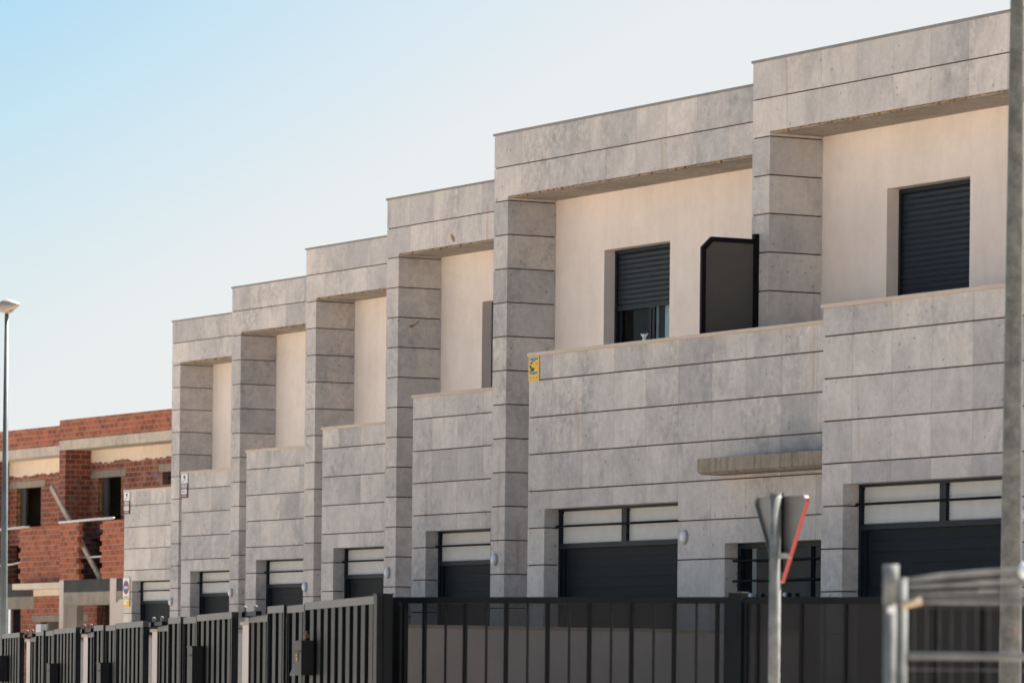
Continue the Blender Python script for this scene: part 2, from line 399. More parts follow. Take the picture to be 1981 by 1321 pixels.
def window_unit(root, x0, x1, z0, z1, y, shut, curtain=False):
    """y = outer plane of the shutter"""
    f = MB(); t = .05
    for a in ((x0, y-.01, z0, x0+t, y+.07, z1), (x1-t, y-.01, z0, x1, y+.07, z1), (x0+t, y-.01, z1-t, x1-t, y+.07, z1), (x0+t, y-.01, z0, x1-t, y+.07, z0+t)): f.box(*a)
    win = f.build('window', 'frame', root)
    s = MB(); z = z1-t
    zb = z1-t-shut*(z1-z0-2*t); n = 0
    P = .066
    while z > zb+.001:
        zl = max(z-P, zb)
        # curved slat
        K = 4; vs = []; 
        for k in range(K+1):
            u = k/K; vs.append((z-u*(z-zl), -.011*math.sin(math.pi*u)))
        vv = []; ff = []
        for zz, yy in vs: vv += [(x0+t, y+.02+yy, zz), (x1-t, y+.02+yy, zz)]
        for k in range(K): ff.append((2*k, 2*k+2, 2*k+3, 2*k+1))
        s.add(vv, ff, 0, True); z = zl
    s.box(x0+t, y+.024, zb, x1-t, y+.034, z1-t)
    s.box(x0+t, y+.004, zb-.06, x1-t, y+.03, zb)
    s.build('shutter', 'shutter', win)
    zg = zb-.06 if shut < .99 else zb+.3; g = MB().add([(x0+t, y+.055, z0+t), (x1-t, y+.055, z0+t), (x1-t, y+.055, zg), (x0+t, y+.055, zg)], [(0, 1, 2, 3)])
    if shut < .99:
        g.build('glass', 'glass', win)
        ff = MB(); xm = (x0+x1)/2
        for a in (x0+t, xm-.04, xm+.05, x1-t-.06): ff.box(a, y+.044, z0+t, a+.06, y+.072, zb-.06)
        ff.box(x0+t, y+.046, z0+t, x1-t, y+.07, z0+t+.07)
        ff.build('sash', 'frame', win)
        if curtain:
            c = MB(); xs = []; x = xm+.12
            for (a, b) in ((xm-.24, xm-.02), (xm+.16, x1-.08)):
                n = 14; vv = []; fc = []
                for k in range(n+1):
                    xx = a+(b-a)*k/n; yy = y+.17+.015*math.sin(k*1.9); vv += [(xx, yy, z0), (xx, yy, z1)]
                for k in range(n): fc.append((2*k, 2*k+2, 2*k+3, 2*k+1))
                c.add(vv, fc, 0, True)
            c.build('curtain', 'curtain', win)
    return win

def garage(root, x0, x1, y, z0, z1, mull=True):
    """garage door closed by a sectional leaf with a barred white overlight"""
    f = MB(); zt = 3.285; zb_ = 3.495
    f.box(x0, y, z0, x0+.05, y+.08, z1-.03); f.box(x1-.05, y, z0, x1, y+.08, z1-.03)
    f.box(x0, y-.004, z1-.03, x1, y+.08, z1)
    f.box(x0+.05, y-.002, zt-.06, x1-.05, y+.08, zt)
    xm = x0+1.6
    if xm > x1-.2: xm = x1-.11
    f.box(xm-.06, y-.001, zt, xm+.06, y+.08, z1-.03)
    g = f.build('garage_door', 'frame', root)
    b = MB(); b.tube([(x0-.03, y-.03, zb_), (x1+.0, y-.03, zb_)], .014, 8); b.box(x0-.025, y-.045, zb_-.03, x0-.002, y-.012, zb_+.03)
    b.build('security_bar', 'black', g)
    for a, c in ((x0+.05, xm-.06), (xm+.06, x1-.05)):
        if c-a < .06: continue
        o = MB(); o.box(a, y+.045, zt, c, y+.06, z1-.03)
        z = zt+.01
        while z < z1-.05: o.box(a, y+.037, z, c, y+.045, z+.020); z += .036
        o.build('overlight_panel', 'louver', g)
    d = MB(); z = zt-.06; d.box(x0+.05, y+.06, z0, x1-.05, y+.09, z)
    dz = .12
    while z > z0+.1:
        d.box(x0+.11, y+.052, z-dz+.006, x1-.11, y+.06, z-.004); z -= dz
    d.box(x0+.05, y+.03, z0, x0+.11, y+.06, zt-.06); d.box(x1-.11, y+.03, z0, x1-.05, y+.06, zt-.06)
    d.build('door_leaf', 'door', g)
    return g

def house(X, Y, width, bdx, bdy, blk_len, label, gar_w, win_shut=1.0, win=True, curtain=False, full=False, entrance=False, back=9.0):
    root = empty('terraced_house', (X, Y, 0), label, 'house', 'stone clad terraced houses stepping along the street')
    W = width
    # frame: fascia + column
    m = MB(); stone_wall(m, 0, W, 0, WP, FZ, RZ-.03, JC); m.build('fascia', ['stone', 'mortar'], root)
    m = MB(); stone_wall(m, 0, CW, 0, WP+.0, .15, FZ, JC); m.build('column', ['stone', 'mortar'], root)
    m = MB(); m.box(-.015, -.02, RZ-.03, W, .30, RZ); m.build('roof_edge_trim', 'roofedge', root)
    m = MB(); m.box(CW, .03, FZ-.022, W, WP, FZ-.002, 0)
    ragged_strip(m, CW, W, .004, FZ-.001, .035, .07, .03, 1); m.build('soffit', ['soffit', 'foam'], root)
    # recessed wall
    wx0, wx1, wz0, wz1 = (1.78, 3.49, 5.0, 7.30) if X > -55 else (1.70, 3.40, 5.0, 7.27)
    holes = [(wx0, wz0, wx1, wz1)] if win else []
    m = MB()
    for a, b, za, zb in rect_cells(CW*0, W, .15, FZ-.022, holes): m.box(a, WP, za, b, WP+.22, zb)
    m.build('recessed_wall', 'plaster', root)
    if win: window_unit(root, wx0, wx1, wz0, wz1, WP+.17, win_shut, curtain)
    # body and roof
    m = MB(); m.box(0, WP+1.2, .15, W, back, 8.4); m.box(0, WP+.22, FZ-.3, W, WP+1.2, 8.4); m.box(0, WP+.22, .15, .12, WP+1.2, FZ-.3); m.box(W-.12, WP+.22, .15, W, WP+1.2, FZ-.3)
    m.build('body', 'room', root)
    m = MB(); m.box(.0, WP, 8.4, W, back, 8.45); m.box(.0, back-.2, 8.45, W, back, 8.8); m.box(0, WP, 8.45, .15, back-.2, 8.8)
    m.build('roof', 'roofm', root)
    # garage block with terrace
    L = blk_len; bx, by = bdx, bdy; gx0 = bx+.42; gx1 = min(bx+.42+gar_w, bx+L) if not entrance else bx+.42+gar_w
    holes = [(gx0, .15, gx1, 3.705)]
    if entrance: holes.append((bx+4.68, .9, bx+7.7, 3.2))
    # local tile grid start handled by own origin at block corner
    ys = by
    m = MB(); stone_wall(m, 0, L, 0, .2, .15, 5.575, JB, [(h[0]-bx, h[1], h[2]-bx, h[3]) for h in holes])
    o = m.build('garage_block', ['stone_stained' if curtain else 'stone_block', 'mortar'], root); o.location = (bx, by, 0)
    m = MB(); m.box(bx-.02, by-.025, 5.575, bx+L, by+.22, 5.617); m.build('parapet_coping', 'coping', root)
    m = MB(); m.box(bx, by+.2, 4.1, bx+L, WP, 4.45); m.build('terrace_floor', 'terrace', root)
    gx1f = bx+.42+gar_w
    garage(root, gx0, gx1 if entrance else min(gx1f, bx+L+.0) if False else gx0+gar_w if entrance else gx0+(gx1-gx0), by+.198, .15, 3.705)
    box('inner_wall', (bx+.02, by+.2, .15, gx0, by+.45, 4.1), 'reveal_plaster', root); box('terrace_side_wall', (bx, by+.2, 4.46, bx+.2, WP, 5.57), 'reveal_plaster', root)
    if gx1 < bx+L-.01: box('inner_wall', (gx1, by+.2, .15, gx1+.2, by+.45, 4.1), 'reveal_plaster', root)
    if entrance:
        m = MB(); cxx = bx+4.64
        prof = [(0, 0), (.06, -.03), (.35, -.03), (.35, .15), (0, .15)]
        m.extrude([(cxx, by-.35, 4.0), (cxx, by-.30, 3.97), (cxx, by-.001, 3.97), (cxx, by-.001, 4.15), (cxx, by-.35, 4.15)], (bx+L-cxx, 0, 0))
        x = cxx+.02
        while x < bx+L-.2:
            w_ = random.uniform(.12, .32); m.box(x, by-.3515, 4.004, x+w_-.012, by-.34, 4.148+random.random()*.006, 0); x += w_
        m.build('canopy', 'concrete_board', root)
        ex0, ex1 = bx+4.68, bx+7.7
        f = MB(); y = by+.17
        f.box(ex0, y, .9, ex0+.07, y+.06, 3.2); f.box(ex1-.07, y, .9, ex1, y+.06, 3.2); f.box(ex0+.07, y, 3.14, ex1-.07, y+.06, 3.2)
        f.box(ex0+1.5, y, .9, ex0+1.58, y+.06, 3.14)
        wn = f.build('entrance_window', 'frame', root)
        MB().add([(ex0+.07, y+.033, .9), (ex1-.07, y+.033, .9), (ex1-.07, y+.033, 3.14), (ex0+.07, y+.033, 3.14)], [(0, 1, 2, 3)]).build('glass', 'glass', wn)
        m = MB(); m.box(ex0-.04, y+.5, .9, ex1, y+.52, 3.3); m.box(ex0-.04, y+.065, .9, ex0-.005, y+.5, 3.3); m.box(ex0-.04, y+.065, 3.21, ex1, y+.5, 3.3); m.build('dark_room_box', 'dark', wn)  # near-black box behind the glass, colour stands in for the unlit room
        MB().box(ex0+.16, y+.1, .9, ex0+.24, y+.11, 3.14).build('curtain', 'reveal_plaster', wn)
        for zz in (3.0, 2.77, 2.55):
            bb = MB(); bb.tube([(ex0+.02, by+.10, zz), (ex1-.02, by+.10, zz)], .013, 8); bb.build('security_bar', 'black', wn)
        for xx in (.22, .38, .95, 1.12): MB().ball((ex0+xx, by+.12, 2.605), .028).build('ornament_ball', 'whiteplastic', wn)
    return root

H = []
common = 'stone clad terraced house '
H.append(house(-50.249, 30.503, 8.85, 5.217, -2.265, 8.9, common+'at the right behind the tall pole, its upper window fully shuttered', 3.2, full=True, entrance=True))
H.append(house(-58.729, 31.637, 8.48, 5.090, -2.229, 8.607, common+'with concrete canopy, wide terrace wall and half raised shutter', 3.2, win_shut=.315, curtain=True, full=True, entrance=True))
H.append(house(-67.347, 34.45, 8.618, 5.021, -2.131, 3.60, common+'whose column stands directly left of the house with the canopy', 3.18))
H.append(house(-75.759, 37.231, 8.412, 4.858, -2.07, 3.554, common+'fourth from the right, in the middle of the stepped row', 3.13))
H.append(house(-83.853, 39.69, 8.094, 5.283, -2.193, 2.81, common+'fifth from the right, last but one in the stepped row', 2.39))
H.append(house(-92.312, 42.367, 8.459, 5.065, -2.096, 3.394, common+'farthest in the finished row, its roof edge ending against open sky', 2.97))

def chip(parent, org, ax, pts, name='chipped_patch', mat='foam'):
    """small shallow spall: irregular polygon, ax = outward axis vector"""
    m = MB(); A_ = Vector(ax); t_ = Vector((0, 1, 0)) if abs(ax[0]) > .5 else Vector((1, 0, 0))
    m.extrude([Vector(org)+t_*a+Vector((0, 0, b))-A_*.004 for a, b in pts], A_*.006); return m.build(name, mat, parent)
chip(H[2], (.3865, .265, 6.985), (1, 0, 0), [(-.08, -.035), (-.02, -.05), (.01, -.02), (.10, .05), (.09, .065), (.02, .02), (-.02, .0), (-.07, -.01)])
chip(H[2], (2.13, 0, 8.155), (0, -1, 0), [(-.08, .04), (-.05, -.02), (.02, -.07), (.07, -.06), (.05, .0), (-.03, .06)])
# the detached low garage block with its terrace at the left end of the row
gr = empty('low_garage', (-96.256, 43.109, 0), 'low stone clad garage at the left end of the row, before the red brick house', 'garage')
m = MB(); stone_wall(m, 0, 3.944, 0, .2, .15, 5.575, JB, [(.42, .15, 3.5, 3.705)]); m.build('stone_front', ['stone_block', 'mortar'], gr)
MB().box(-.02, -.025, 5.575, 3.944, .22, 5.617).build('parapet_coping', 'coping', gr)
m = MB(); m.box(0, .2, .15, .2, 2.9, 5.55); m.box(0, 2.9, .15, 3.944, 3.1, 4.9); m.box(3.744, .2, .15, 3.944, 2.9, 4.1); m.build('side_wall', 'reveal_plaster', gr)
MB().box(.2, .2, 4.1, 3.944, 2.9, 4.45).build('terrace_floor', 'terrace', gr)
garage(gr, .42, 3.5, .198, .15, 3.705)

# wall lamps
def wall_lamp(x, y, z, label):
    r = empty('wall_lamp', (x, y, z), label, 'lamp', 'white bulkhead lamps beside the garages')
    m = MB(); n = 16; pts = []
    for k in range(n):
        a = 2*math.pi*k/n; pts.append((.062*math.cos(a), 0, .085*math.sin(a)))
    m.extrude(pts, (0, -.03, 0)); m.build('base', 'bracket', r)
    g = MB(); g.ball((0, -.03, 0), .052, 0, 1, .8, 1.4, 16); g.build('diffuser', 'whiteplastic', r)
    return r
wall_lamp(-49.845, 29.408, 3.29, 'white oval wall lamp right of the wide garage under the canopy')
wall_lamp(-58.70+.12, 31.637, 3.235, 'white oval wall lamp low on the column left of the wide garage')
wall_lamp(-67.23+.05, 34.45, 3.25, 'white oval wall lamp on the column standing behind the fence corner')
wall_lamp(-75.70+.05, 37.231, 3.20, 'white oval wall lamp on the column in the middle of the stepped row')
wall_lamp(-83.80+.05, 39.69, 3.25, 'white oval wall lamp on the column of the last but one house')
wall_lamp(-92.27+.05, 42.367, 3.215, 'white oval wall lamp beside the leftmost garage door')
wall_lamp(-41.25, 28.238, 3.29, 'white oval wall lamp at the right edge of the picture, behind the tall pole')

# terrace divider
sc = empty('terrace_divider', (-50.1, 29.73, 0), 'dark framed terrace privacy screen with a clipped corner standing above the parapet', 'privacy screen')
m = MB(); xx = -.02
def bar(m, p, q, w_, xx=-.022, t=.044):
    p = Vector((0, *p)); q = Vector((0, *q)); d = (q-p).normalized(); n = Vector((0, -d.z, d.y))*w_
    m.extrude([(xx, *p.yz), (xx, *q.yz), (xx, *(q+n).yz), (xx, *(p+n).yz)], (t, 0, 0))
bar(m, (.0, 4.46), (.0, 6.673), -.055)
bar(m, (.0, 6.673), (.13, 6.80), -.055, -.025, .05)
bar(m, (.13, 6.80), (.80, 6.80), -.055, -.022)
bar(m, (.79, 4.46), (.79, 6.86), .085, -.027, .054)
m.box(-.02, .055, 4.60, .02, .70, 4.66)
m.build('frame', 'black', sc)
m = MB(); m.extrude([(-.005, .05, 4.64), (-.005, .05, 6.64), (-.005, .15, 6.75), (-.005, .72, 6.75), (-.005, .72, 4.64)], (.01, 0, 0)); m.build('panel', 'panelgrey', sc)
m = MB()
for i in range(10):
    a = random.uniform(0, 6.28); m.tube([(0, 0, 0), (.02*math.cos(a), .02*math.sin(a), .045), (.045*math.cos(a), .045*math.sin(a), .06+.02*random.random())], [.006, .012, .006], 6)
m.tube([(0, 0, -.02), (0, 0, .02)], [.03, .02], 8)
tag(m.build('ornament', 'whiteplastic', None, (-51.0, 29.50, 5.637)), 'tiny pale knotted ornament on the parapet below the half open window', 'ornament')

# ------------------------------------------------------------------ signs on the walls
def text(s, size, m, parent, loc, rot, name='lettering', sx=1):
    c = bpy.data.curves.new('t', 'FONT'); c.body = s; c.size = size; c.align_x = 'CENTER'; c.align_y = 'CENTER'; c.extrude = .0008
    t = bpy.data.objects.new('t', c); COL.objects.link(t); dg = bpy.context.evaluated_depsgraph_get()
    me = bpy.data.meshes.new_from_object(t.evaluated_get(dg)); bpy.data.objects.remove(t)
    me.materials.clear(); me.materials.append(M[m])
    o = bpy.data.objects.new(name, me); COL.objects.link(o); o.parent = parent; o.location = loc; o.rotation_euler = rot; o.scale = (sx, 1, 1)
    return o
RX = (math.pi/2, 0, 0)
sg = empty('alarm_sign', (-53.635+.135, 29.400, 5.27), 'yellow alarm sign at the top left corner of the wide terrace wall', 'sign')
m = MB(); m.box(-.13, -.008, 0, .13, .005, .30); m.build('board', 'yellow', sg)
m = MB(); m.box(-.105, -.010, .235, .105, -.0085, .285); m.box(-.105, -.010, .075, .105, -.0085, .115); m.build('title_strip', 'paleblue', sg)
text('CONECTADA', .042, 'navy', sg, (0, -.0115, .266), RX, sx=.80); text('24 HORAS', .02, 'navy', sg, (0, -.0115, .245), RX)
text('PROSEGUR', .047, 'navy', sg, (0, -.0115, .095), RX, sx=.78)
m = MB()
m.extrude([(-.09, -.0095, .235), (-.03, -.0095, .235), (-.045, -.0095, .20), (-.06, -.0095, .205)], (0, .001, 0))
m.extrude([(-.11, -.0095, .17), (-.09, -.0095, .205), (-.02, -.0095, .15), (-.03, -.0095, .12), (-.11, -.0095, .12), (-.06, -.0095, .145)], (0, .001, 0))
m.extrude([(-.03, -.0095, .12), (-.02, -.0095, .16), (.02, -.0095, .165), (.02, -.0095, .14), (-.005, -.0095, .12)], (0, .001, 0))
m.build('emblem', 'ink', sg)
M['orange'] = simple('orange_print', (.50, .20, .02), .5)
for a in (-.07, 0, .07):
    m = MB(); m.extrude([(a-.02, -.0095, .03), (a+.02, -.0095, .03), (a, -.0095, .058)], (0, .001, 0)); m.build('pictogram', 'orange', sg)
for k in range(3): box('text_line', (.03, -.0095, .195+k*.012, .1, -.0085, .200+k*.012), 'orange', sg)

def sale_sign(x, y, label):
    r = empty('estate_sign', (x+.15, y-.012, 5.15), label, 'sign', 'white and maroon signs under the parapet copings')
    MB().box(-.14, -.008, .24, .14, .004, .42).build('top_board', 'whitesign', r)
    MB().box(-.15, -.009, -.04, .15, .004, .235).build('lower_board', 'maroon', r)
    m = MB(); m.box(-.03, -.0105, .33, .04, -.0085, .39); m.extrude([(-.09, -.0105, .265), (-.07, -.0105, .262), (.06, -.0105, .315), (.07, -.0105, .33), (.0, -.0105, .30)], (0, .002, 0)); m.build('emblem', 'ink', r)
    m = MB(); m.box(-.12, -.0115, .165, .12, -.0095, .22); m.box(-.12, -.0115, .035, .12, -.0095, .12); m.build('white_field', 'whitesign', r)
    text('SE VENDE', .05, 'navy', r, (0, -.0125, .192), RX); text('607 21', .05, 'navy', r, (0, -.0125, .078), RX, sx=1.3)
    m = MB()
    m.box(-.11, -.011, .135, .11, -.0095, .145); m.box(-.10, -.011, -.005, .10, -.0095, .008); m.build('fine_print', 'paleblue', r)
sale_sign(-87.247, 40.271, 'white and maroon sign on the second terrace wall from the left')
sale_sign(-96.256, 43.109, 'white and maroon sign on the leftmost terrace wall beside the raw brickwork')
vs_ = empty('no_parking_sign', (-96.07, 43.09, 3.17), 'white and yellow sign with a red ringed blue circle, leftmost garage wall', 'sign')
MB().box(-.16, -.008, .18, .16, .01, .60).build('board', 'whitesign', vs_)
def disc(r, y, m, z0=.40):
    mb = MB(); mb.extrude([(r*math.cos(2*math.pi*k/32), y, z0+r*math.sin(2*math.pi*k/32)) for k in range(32)], (0, .001, 0)); return mb.build('disc', m, vs_)
disc(.150, -.010, 'yellow'); disc(.142, -.0115, 'redsign'); disc(.105, -.013, 'bluesign')
m = MB(); m.box(-.09, -.0145, .375, .09, -.0135, .425); m.build('white_bar', 'whitesign', vs_)
text('VADO', .05, 'bluesign', vs_, (0, -.0150, .40), RX); text('LLAMAMOS GRUA', .032, 'ink', vs_, (0, -.009, .20), RX)
MB().box(-.16, -.007, 0, .16, .01, .175).build('lower_board', 'yellow', vs_)
m = MB(); m.box(-.13, -.0085, .12, .13, -.0075, .14); m.box(-.1, -.0085, .04, .02, -.0075, .10); m.build('fine_print', 'whitesign', vs_)

# ------------------------------------------------------------------ unfinished brick houses
def toothed(mb, x0, x1, y0, y1, z0, z1, left=False, right=False, h=.145, amp=.15, capvar=True):
    z = z0; k = 0
    while z < z1-.02:
        a = x0-(amp*(k % 2)+random.uniform(-.02, .03) if left else 0); b = x1+(amp*((k+1) % 2)+random.uniform(-.02, .03) if right else 0)
        mb.box(a, y0-random.random()*.006, z, b, y1, min(z+h, z1)); z += h; k += 1
def ragged_band(mb, x0, x1, y, z_top, zb, amp, t=.012):
    xs = [x0]; 
    while xs[-1] < x1: xs.append(min(x1, xs[-1]+random.uniform(.03, .10)))
    poly = [(x0, y, z_top)]; low = []
    w_ = 0
    for x in xs:
        w_ = .8*w_+random.uniform(-1, 1)*amp*.45
        low.append((x, y, zb+w_+random.uniform(-.3, .3)*amp))
    # quads
    for p, q in zip(low, low[1:]):
        mb.extrude([(p[0], y, z_top), (q[0], y, z_top), q, p], (0, t, 0))
def brick_house(X, Y, label, which):
    r = empty('unfinished_brick_house', (X, Y, 0), label, 'house', 'unfinished red brick houses')
    W = 8.5; bx, by = 5.2, -2.2
    MB().box(0, 0, 8.345, W, .30, 8.92).build('roof_parapet', 'brick', r)
    m = MB(); m.box(-.008, -.012, 8.08, W, .32, 8.345); m.box(0, .32, 8.085, W, .8, 8.30); m.build('roof_beam', 'beam', r)
    m = MB(); m.box(0, 0, .2, .42, .8, 8.08); m.build('column', 'brick_shaded', r)
    wx0, wx1, wz0, wz1 = (.88, 2.46, 6.11, 7.30) if which else (.95, 2.79, 6.11, 7.29)
    w2 = (5.2, 6.98, 6.2, 7.33)
    m = MB()
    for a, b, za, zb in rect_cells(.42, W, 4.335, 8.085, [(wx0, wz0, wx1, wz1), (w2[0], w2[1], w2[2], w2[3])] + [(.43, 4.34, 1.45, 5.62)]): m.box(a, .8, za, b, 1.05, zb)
    m.build('upper_wall', 'brick_shaded', r); box('lower_wall', (.42, 1.2, .2, W, 1.4, 4.09), 'brown_inside', r)
    m = MB(); ragged_band(m, .42, W, .786, 8.084, 7.74 if which else 7.66, .055); m.build('plaster_band', 'rawplaster', r)
    for (a, b, z) in ((wx0-.55, wx1+.30, wz1), (w2[0]-.2, w2[2]+.3, w2[3])):
        MB().box(a, .788, z+.0, b, 1.052, z+.20).build('lintel', 'concrete', r)
    MB().box(wx0+.10, .93, wz0, wx0+.40, 1.0, wz1-.002).build('window_frame', 'darkblock', r); MB().box(wx1-.035, .90, wz0, wx1-.002, .95, wz1-.002).build('window_frame', 'steelwhite', r)
    f = MB(); z = wz0
    while z < wz1-.1: hh = random.uniform(.05, .2); f.box(wx0+.005, .86, z, wx0+.03+.05*random.random(), .93, z+hh); z += hh+random.uniform(0, .1)
    f.build('foam_filling', 'foamyellow', r)
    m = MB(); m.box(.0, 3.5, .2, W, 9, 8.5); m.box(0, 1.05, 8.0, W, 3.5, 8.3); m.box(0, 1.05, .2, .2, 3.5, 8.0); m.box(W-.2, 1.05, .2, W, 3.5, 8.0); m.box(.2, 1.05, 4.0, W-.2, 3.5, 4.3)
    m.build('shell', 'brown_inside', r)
    # projecting lower block
    L = 8.5
    ps = [(0, 1.13, False, True, 5.87), (2.80, 5.4, True, False, 5.86), (5.4, L, False, False, 5.9)] if which else [(3.2, 5.9, True, False, 5.90), (5.9, 6.2, False, False, 5.95)]
    for (a, b, l_, r_, zt) in ps:
        m = MB(); toothed(m, bx+a, bx+b, by, by+.13, 4.325, zt, l_, r_); m.build('brick_pier', 'brick', r)
    MB().box(bx, by+.24, 4.1, bx+L, .8, 4.33).build('terrace_slab', 'concrete', r)
    if which:
        MB().box(bx+.28, by-.004, 3.995, bx+L, by+.25, 4.325).build('dark_block_course', 'darkblock', r)
        MB().box(bx+.28, by-.012, 3.645, bx+3.35, by+.25, 3.995).build('garage_lintel', 'concrete', r)
        MB().box(bx, by-.01, .2, bx+.28, by+.25, 4.325).build('pale_pier', 'paleplaster', r)
        m = MB(); m.box(bx+3.35, by-.014, .2, bx+L, by+.25, 3.60)
        m.box(bx+3.36, by-.02, 3.6, bx+3.75, by-.005, 4.33); ragged_band(m, bx+3.4, bx+5.5, by-.016, 3.50, 3.72, .07, .012)
        m.build('pale_pier', 'paleplaster', r)
        MB().box(bx+3.35, by, 3.60, bx+L, by+.25, 3.994).build('brick_infill', 'concrete', r)
        m = MB(); m.box(bx+.28, by+.05, .2, bx+1.05, by+.24, 3.643); m.build('jamb_pier', 'concrete', r)
    else:
        MB().box(bx-.5, by-.004, 3.965, bx+4.2, by+.25, 4.325).build('dark_block_course', 'darkblock', r)
        MB().box(bx-.5, by-.012, 3.63, bx+4.2, by+.25, 3.965).build('garage_lintel', 'concrete', r)
        m = MB()
        for a, b, za, zb in rect_cells(bx+3.25, bx+L, .2, 4.325, [(bx+4.6, .9, bx+7.4, 3.255)], [3.63]):
            if zb > 3.63 and a < bx+4.2: a = bx+4.2
            m.box(a, by, za, b, by+.25, zb)
        m.build('brick_infill', 'brick', r)
        MB().box(bx+4.05, by-.01, 3.257, bx+7.9, by+.2, 3.43).build('window_lintel', 'concrete', r)
        m = MB(); m.box(bx+4.55, by+.22, .9, bx+4.62, by+.28, 3.25); m.box(bx+5.6, by+.5, .9, bx+6.1, by+.6, 3.3); m.build('window_frame', 'steelwhite', r)
        MB().box(bx-3, by-.01, .2, bx+.9, by+.25, 3.63).build('jamb_pier', 'concrete', r)
        # canopy
        m = MB(); m.box(bx+3.45, by-.35, 4.15, bx+8.4, by-.002, 4.315); m.box(bx+4.2, by-.03, 3.97, bx+8.3, by-.003, 4.15); m.build('canopy', 'rawplaster', r)
    return r
bhB = brick_house(-129.3, 55.9, 'unfinished red brick house directly left of the finished row', True)
bhA = brick_house(-137.8, 57.0, 'unfinished red brick house at the left edge of the picture, behind the street lamp', False)
bhC = brick_house(-120.8, 55.9, 'unfinished red brick house added unseen behind the finished row to cut bounce light', True)  # added out of view to shade the ground beside the brick columns
MB().extrude([(4.5, .797, 7.24), (4.7, .797, 7.265), (5.02, .797, 7.23), (5.0, .797, 7.27), (4.72, .797, 7.30), (4.52, .797, 7.275)], (0, .002, 0)).build('paint_mark', 'bluesign', bhB)
# pipes across the openings, prop and plank
def pipe(name, pts, r, m, label, cat, group=None):
    mb = MB(); mb.tube(pts, r, 8); o = mb.build(name, m); tag(o, label, cat, group); return o
gp = 'pipes across the openings of the brick houses'
pipe('guard_pipe', [(-124.0, 53.62, 5.87), (-121.9, 53.62, 5.90), (-120.4, 53.62, 5.905)], .03, 'steelwhite', 'pale guard pipe along the top of the brick piers beside the garage block', 'pipe', gp)
pipe('guard_pipe', [(-123.5, 53.95, 4.93), (-121.3, 53.95, 4.94)], .028, 'steelwhite', 'pale guard pipe low in the toothed opening of the nearer brick house', 'pipe', gp)
pipe('guard_pipe', [(-132.6, 54.72, 5.84), (-128.6, 54.72, 5.90)], .03, 'steelwhite', 'upper pale guard pipe behind the street lamp pole', 'pipe', gp)
pipe('guard_pipe', [(-132.4, 55.05, 4.85), (-130.6, 55.05, 4.90), (-129.4, 55.05, 4.99)], .028, 'steelwhite', 'lower pale guard pipe behind the street lamp pole', 'pipe', gp)
m = MB(); d = Vector((-124.902+128.308, 0, 4.444-7.026)).normalized(); n = Vector((d.z, 0, -d.x))*.075
m.extrude([Vector((-128.308, 55.2, 7.026))-n, Vector((-124.85, 55.2, 4.40))-n, Vector((-124.85, 55.2, 4.40))+n, Vector((-128.308, 55.2, 7.026))+n], (0, .06, 0))
tag(m.build('timber_prop', 'wood'), 'long pale plank leaning diagonally behind the brick piers', 'plank')
pipe('loose_cable', [(-118.9+(-3.4), 54.3, 4.1), (-122.6, 54.3, 3.6), (-122.75, 54.3, 3.0), (-122.85, 54.3, 2.4)], .03, 'cable', 'black cable hanging inside the open garage of the nearer brick house', 'cable')
pipe('bent_cable', [(-127.95, 54.4, 2.45), (-127.8, 54.3, 2.62), (-127.3, 54.2, 2.80), (-126.9, 54.2, 2.84)], .035, 'cable', 'black bent cable sticking up beside the small opening at the far left', 'cable')

# ------------------------------------------------------------------ street fence
P1 = Vector((-38.364, 19.556, 0)); T = Vector((-.9547, .2977, 0)); RZF = math.atan2(T.y, T.x)
def fs(s, off=0): return P1+T*s+Vector((T.y, -T.x, 0))*(-off)   # off>0 = towards the street
def rib_panel(mb, x0, x1, z0, z1, per=.6, fw=.31, dep=.040, y=0, start=0):
    """square wave sheet: local x along, +y towards the street"""
    mb.box(x0, y-dep-.004, z0, x1, y-dep, z1)
    x = x0+start
    while x < x1-.02:
        mb.box(x, y-dep, z0, min(x+fw, x1), y, z1); x += per
def fence_panel(name, s0, s1, ztop, label, cat, group, y=0, endpost=.065, farpost=.045, per=.41, fw=.205, zslope=0):
    r = empty(name, fs(s0), label, cat, group, RZF); L = s1-s0
    MB().box(0, y-.065, .25, .06, y+.004, ztop).build('post', 'fence', r); MB().box(L-farpost, y-.05, .25, L, y+.006, ztop).build('post', 'fence', r)
    MB().box(.0, y-.055, ztop-.068, L, y+.006, ztop+.001).build('rail', 'rail', r); MB().box(.06, y-.055, .25, L-farpost, y+.003, .32).build('rail', 'rail', r)
    m = MB(); rib_panel(m, .06, L-farpost, .32, ztop-.068, per, fw, .040, y-.006, .12); m.build('ribbed_sheet', 'fence', r)
    return r
def roller_bracket(s, z, label):
    r = empty('gate_roller_bracket', fs(s), label, 'gate bracket', 'roller brackets on the sliding gates', RZF)
    m = MB(); m.box(-.12, -.09, z-.085, .10, .0, z-.03); m.box(-.9, -.09, z-.075, -.1, -.03, z-.03); m.build('bracket', 'black', r)
    for dx in (0, -.75):
        b = MB(); b.tube([(dx, -.05, z-.03), (dx, -.05, z+.02)], [.017, .017], 12); b.ball((dx, -.05, z+.012), .021); b.build('roller', 'galv_light', r)
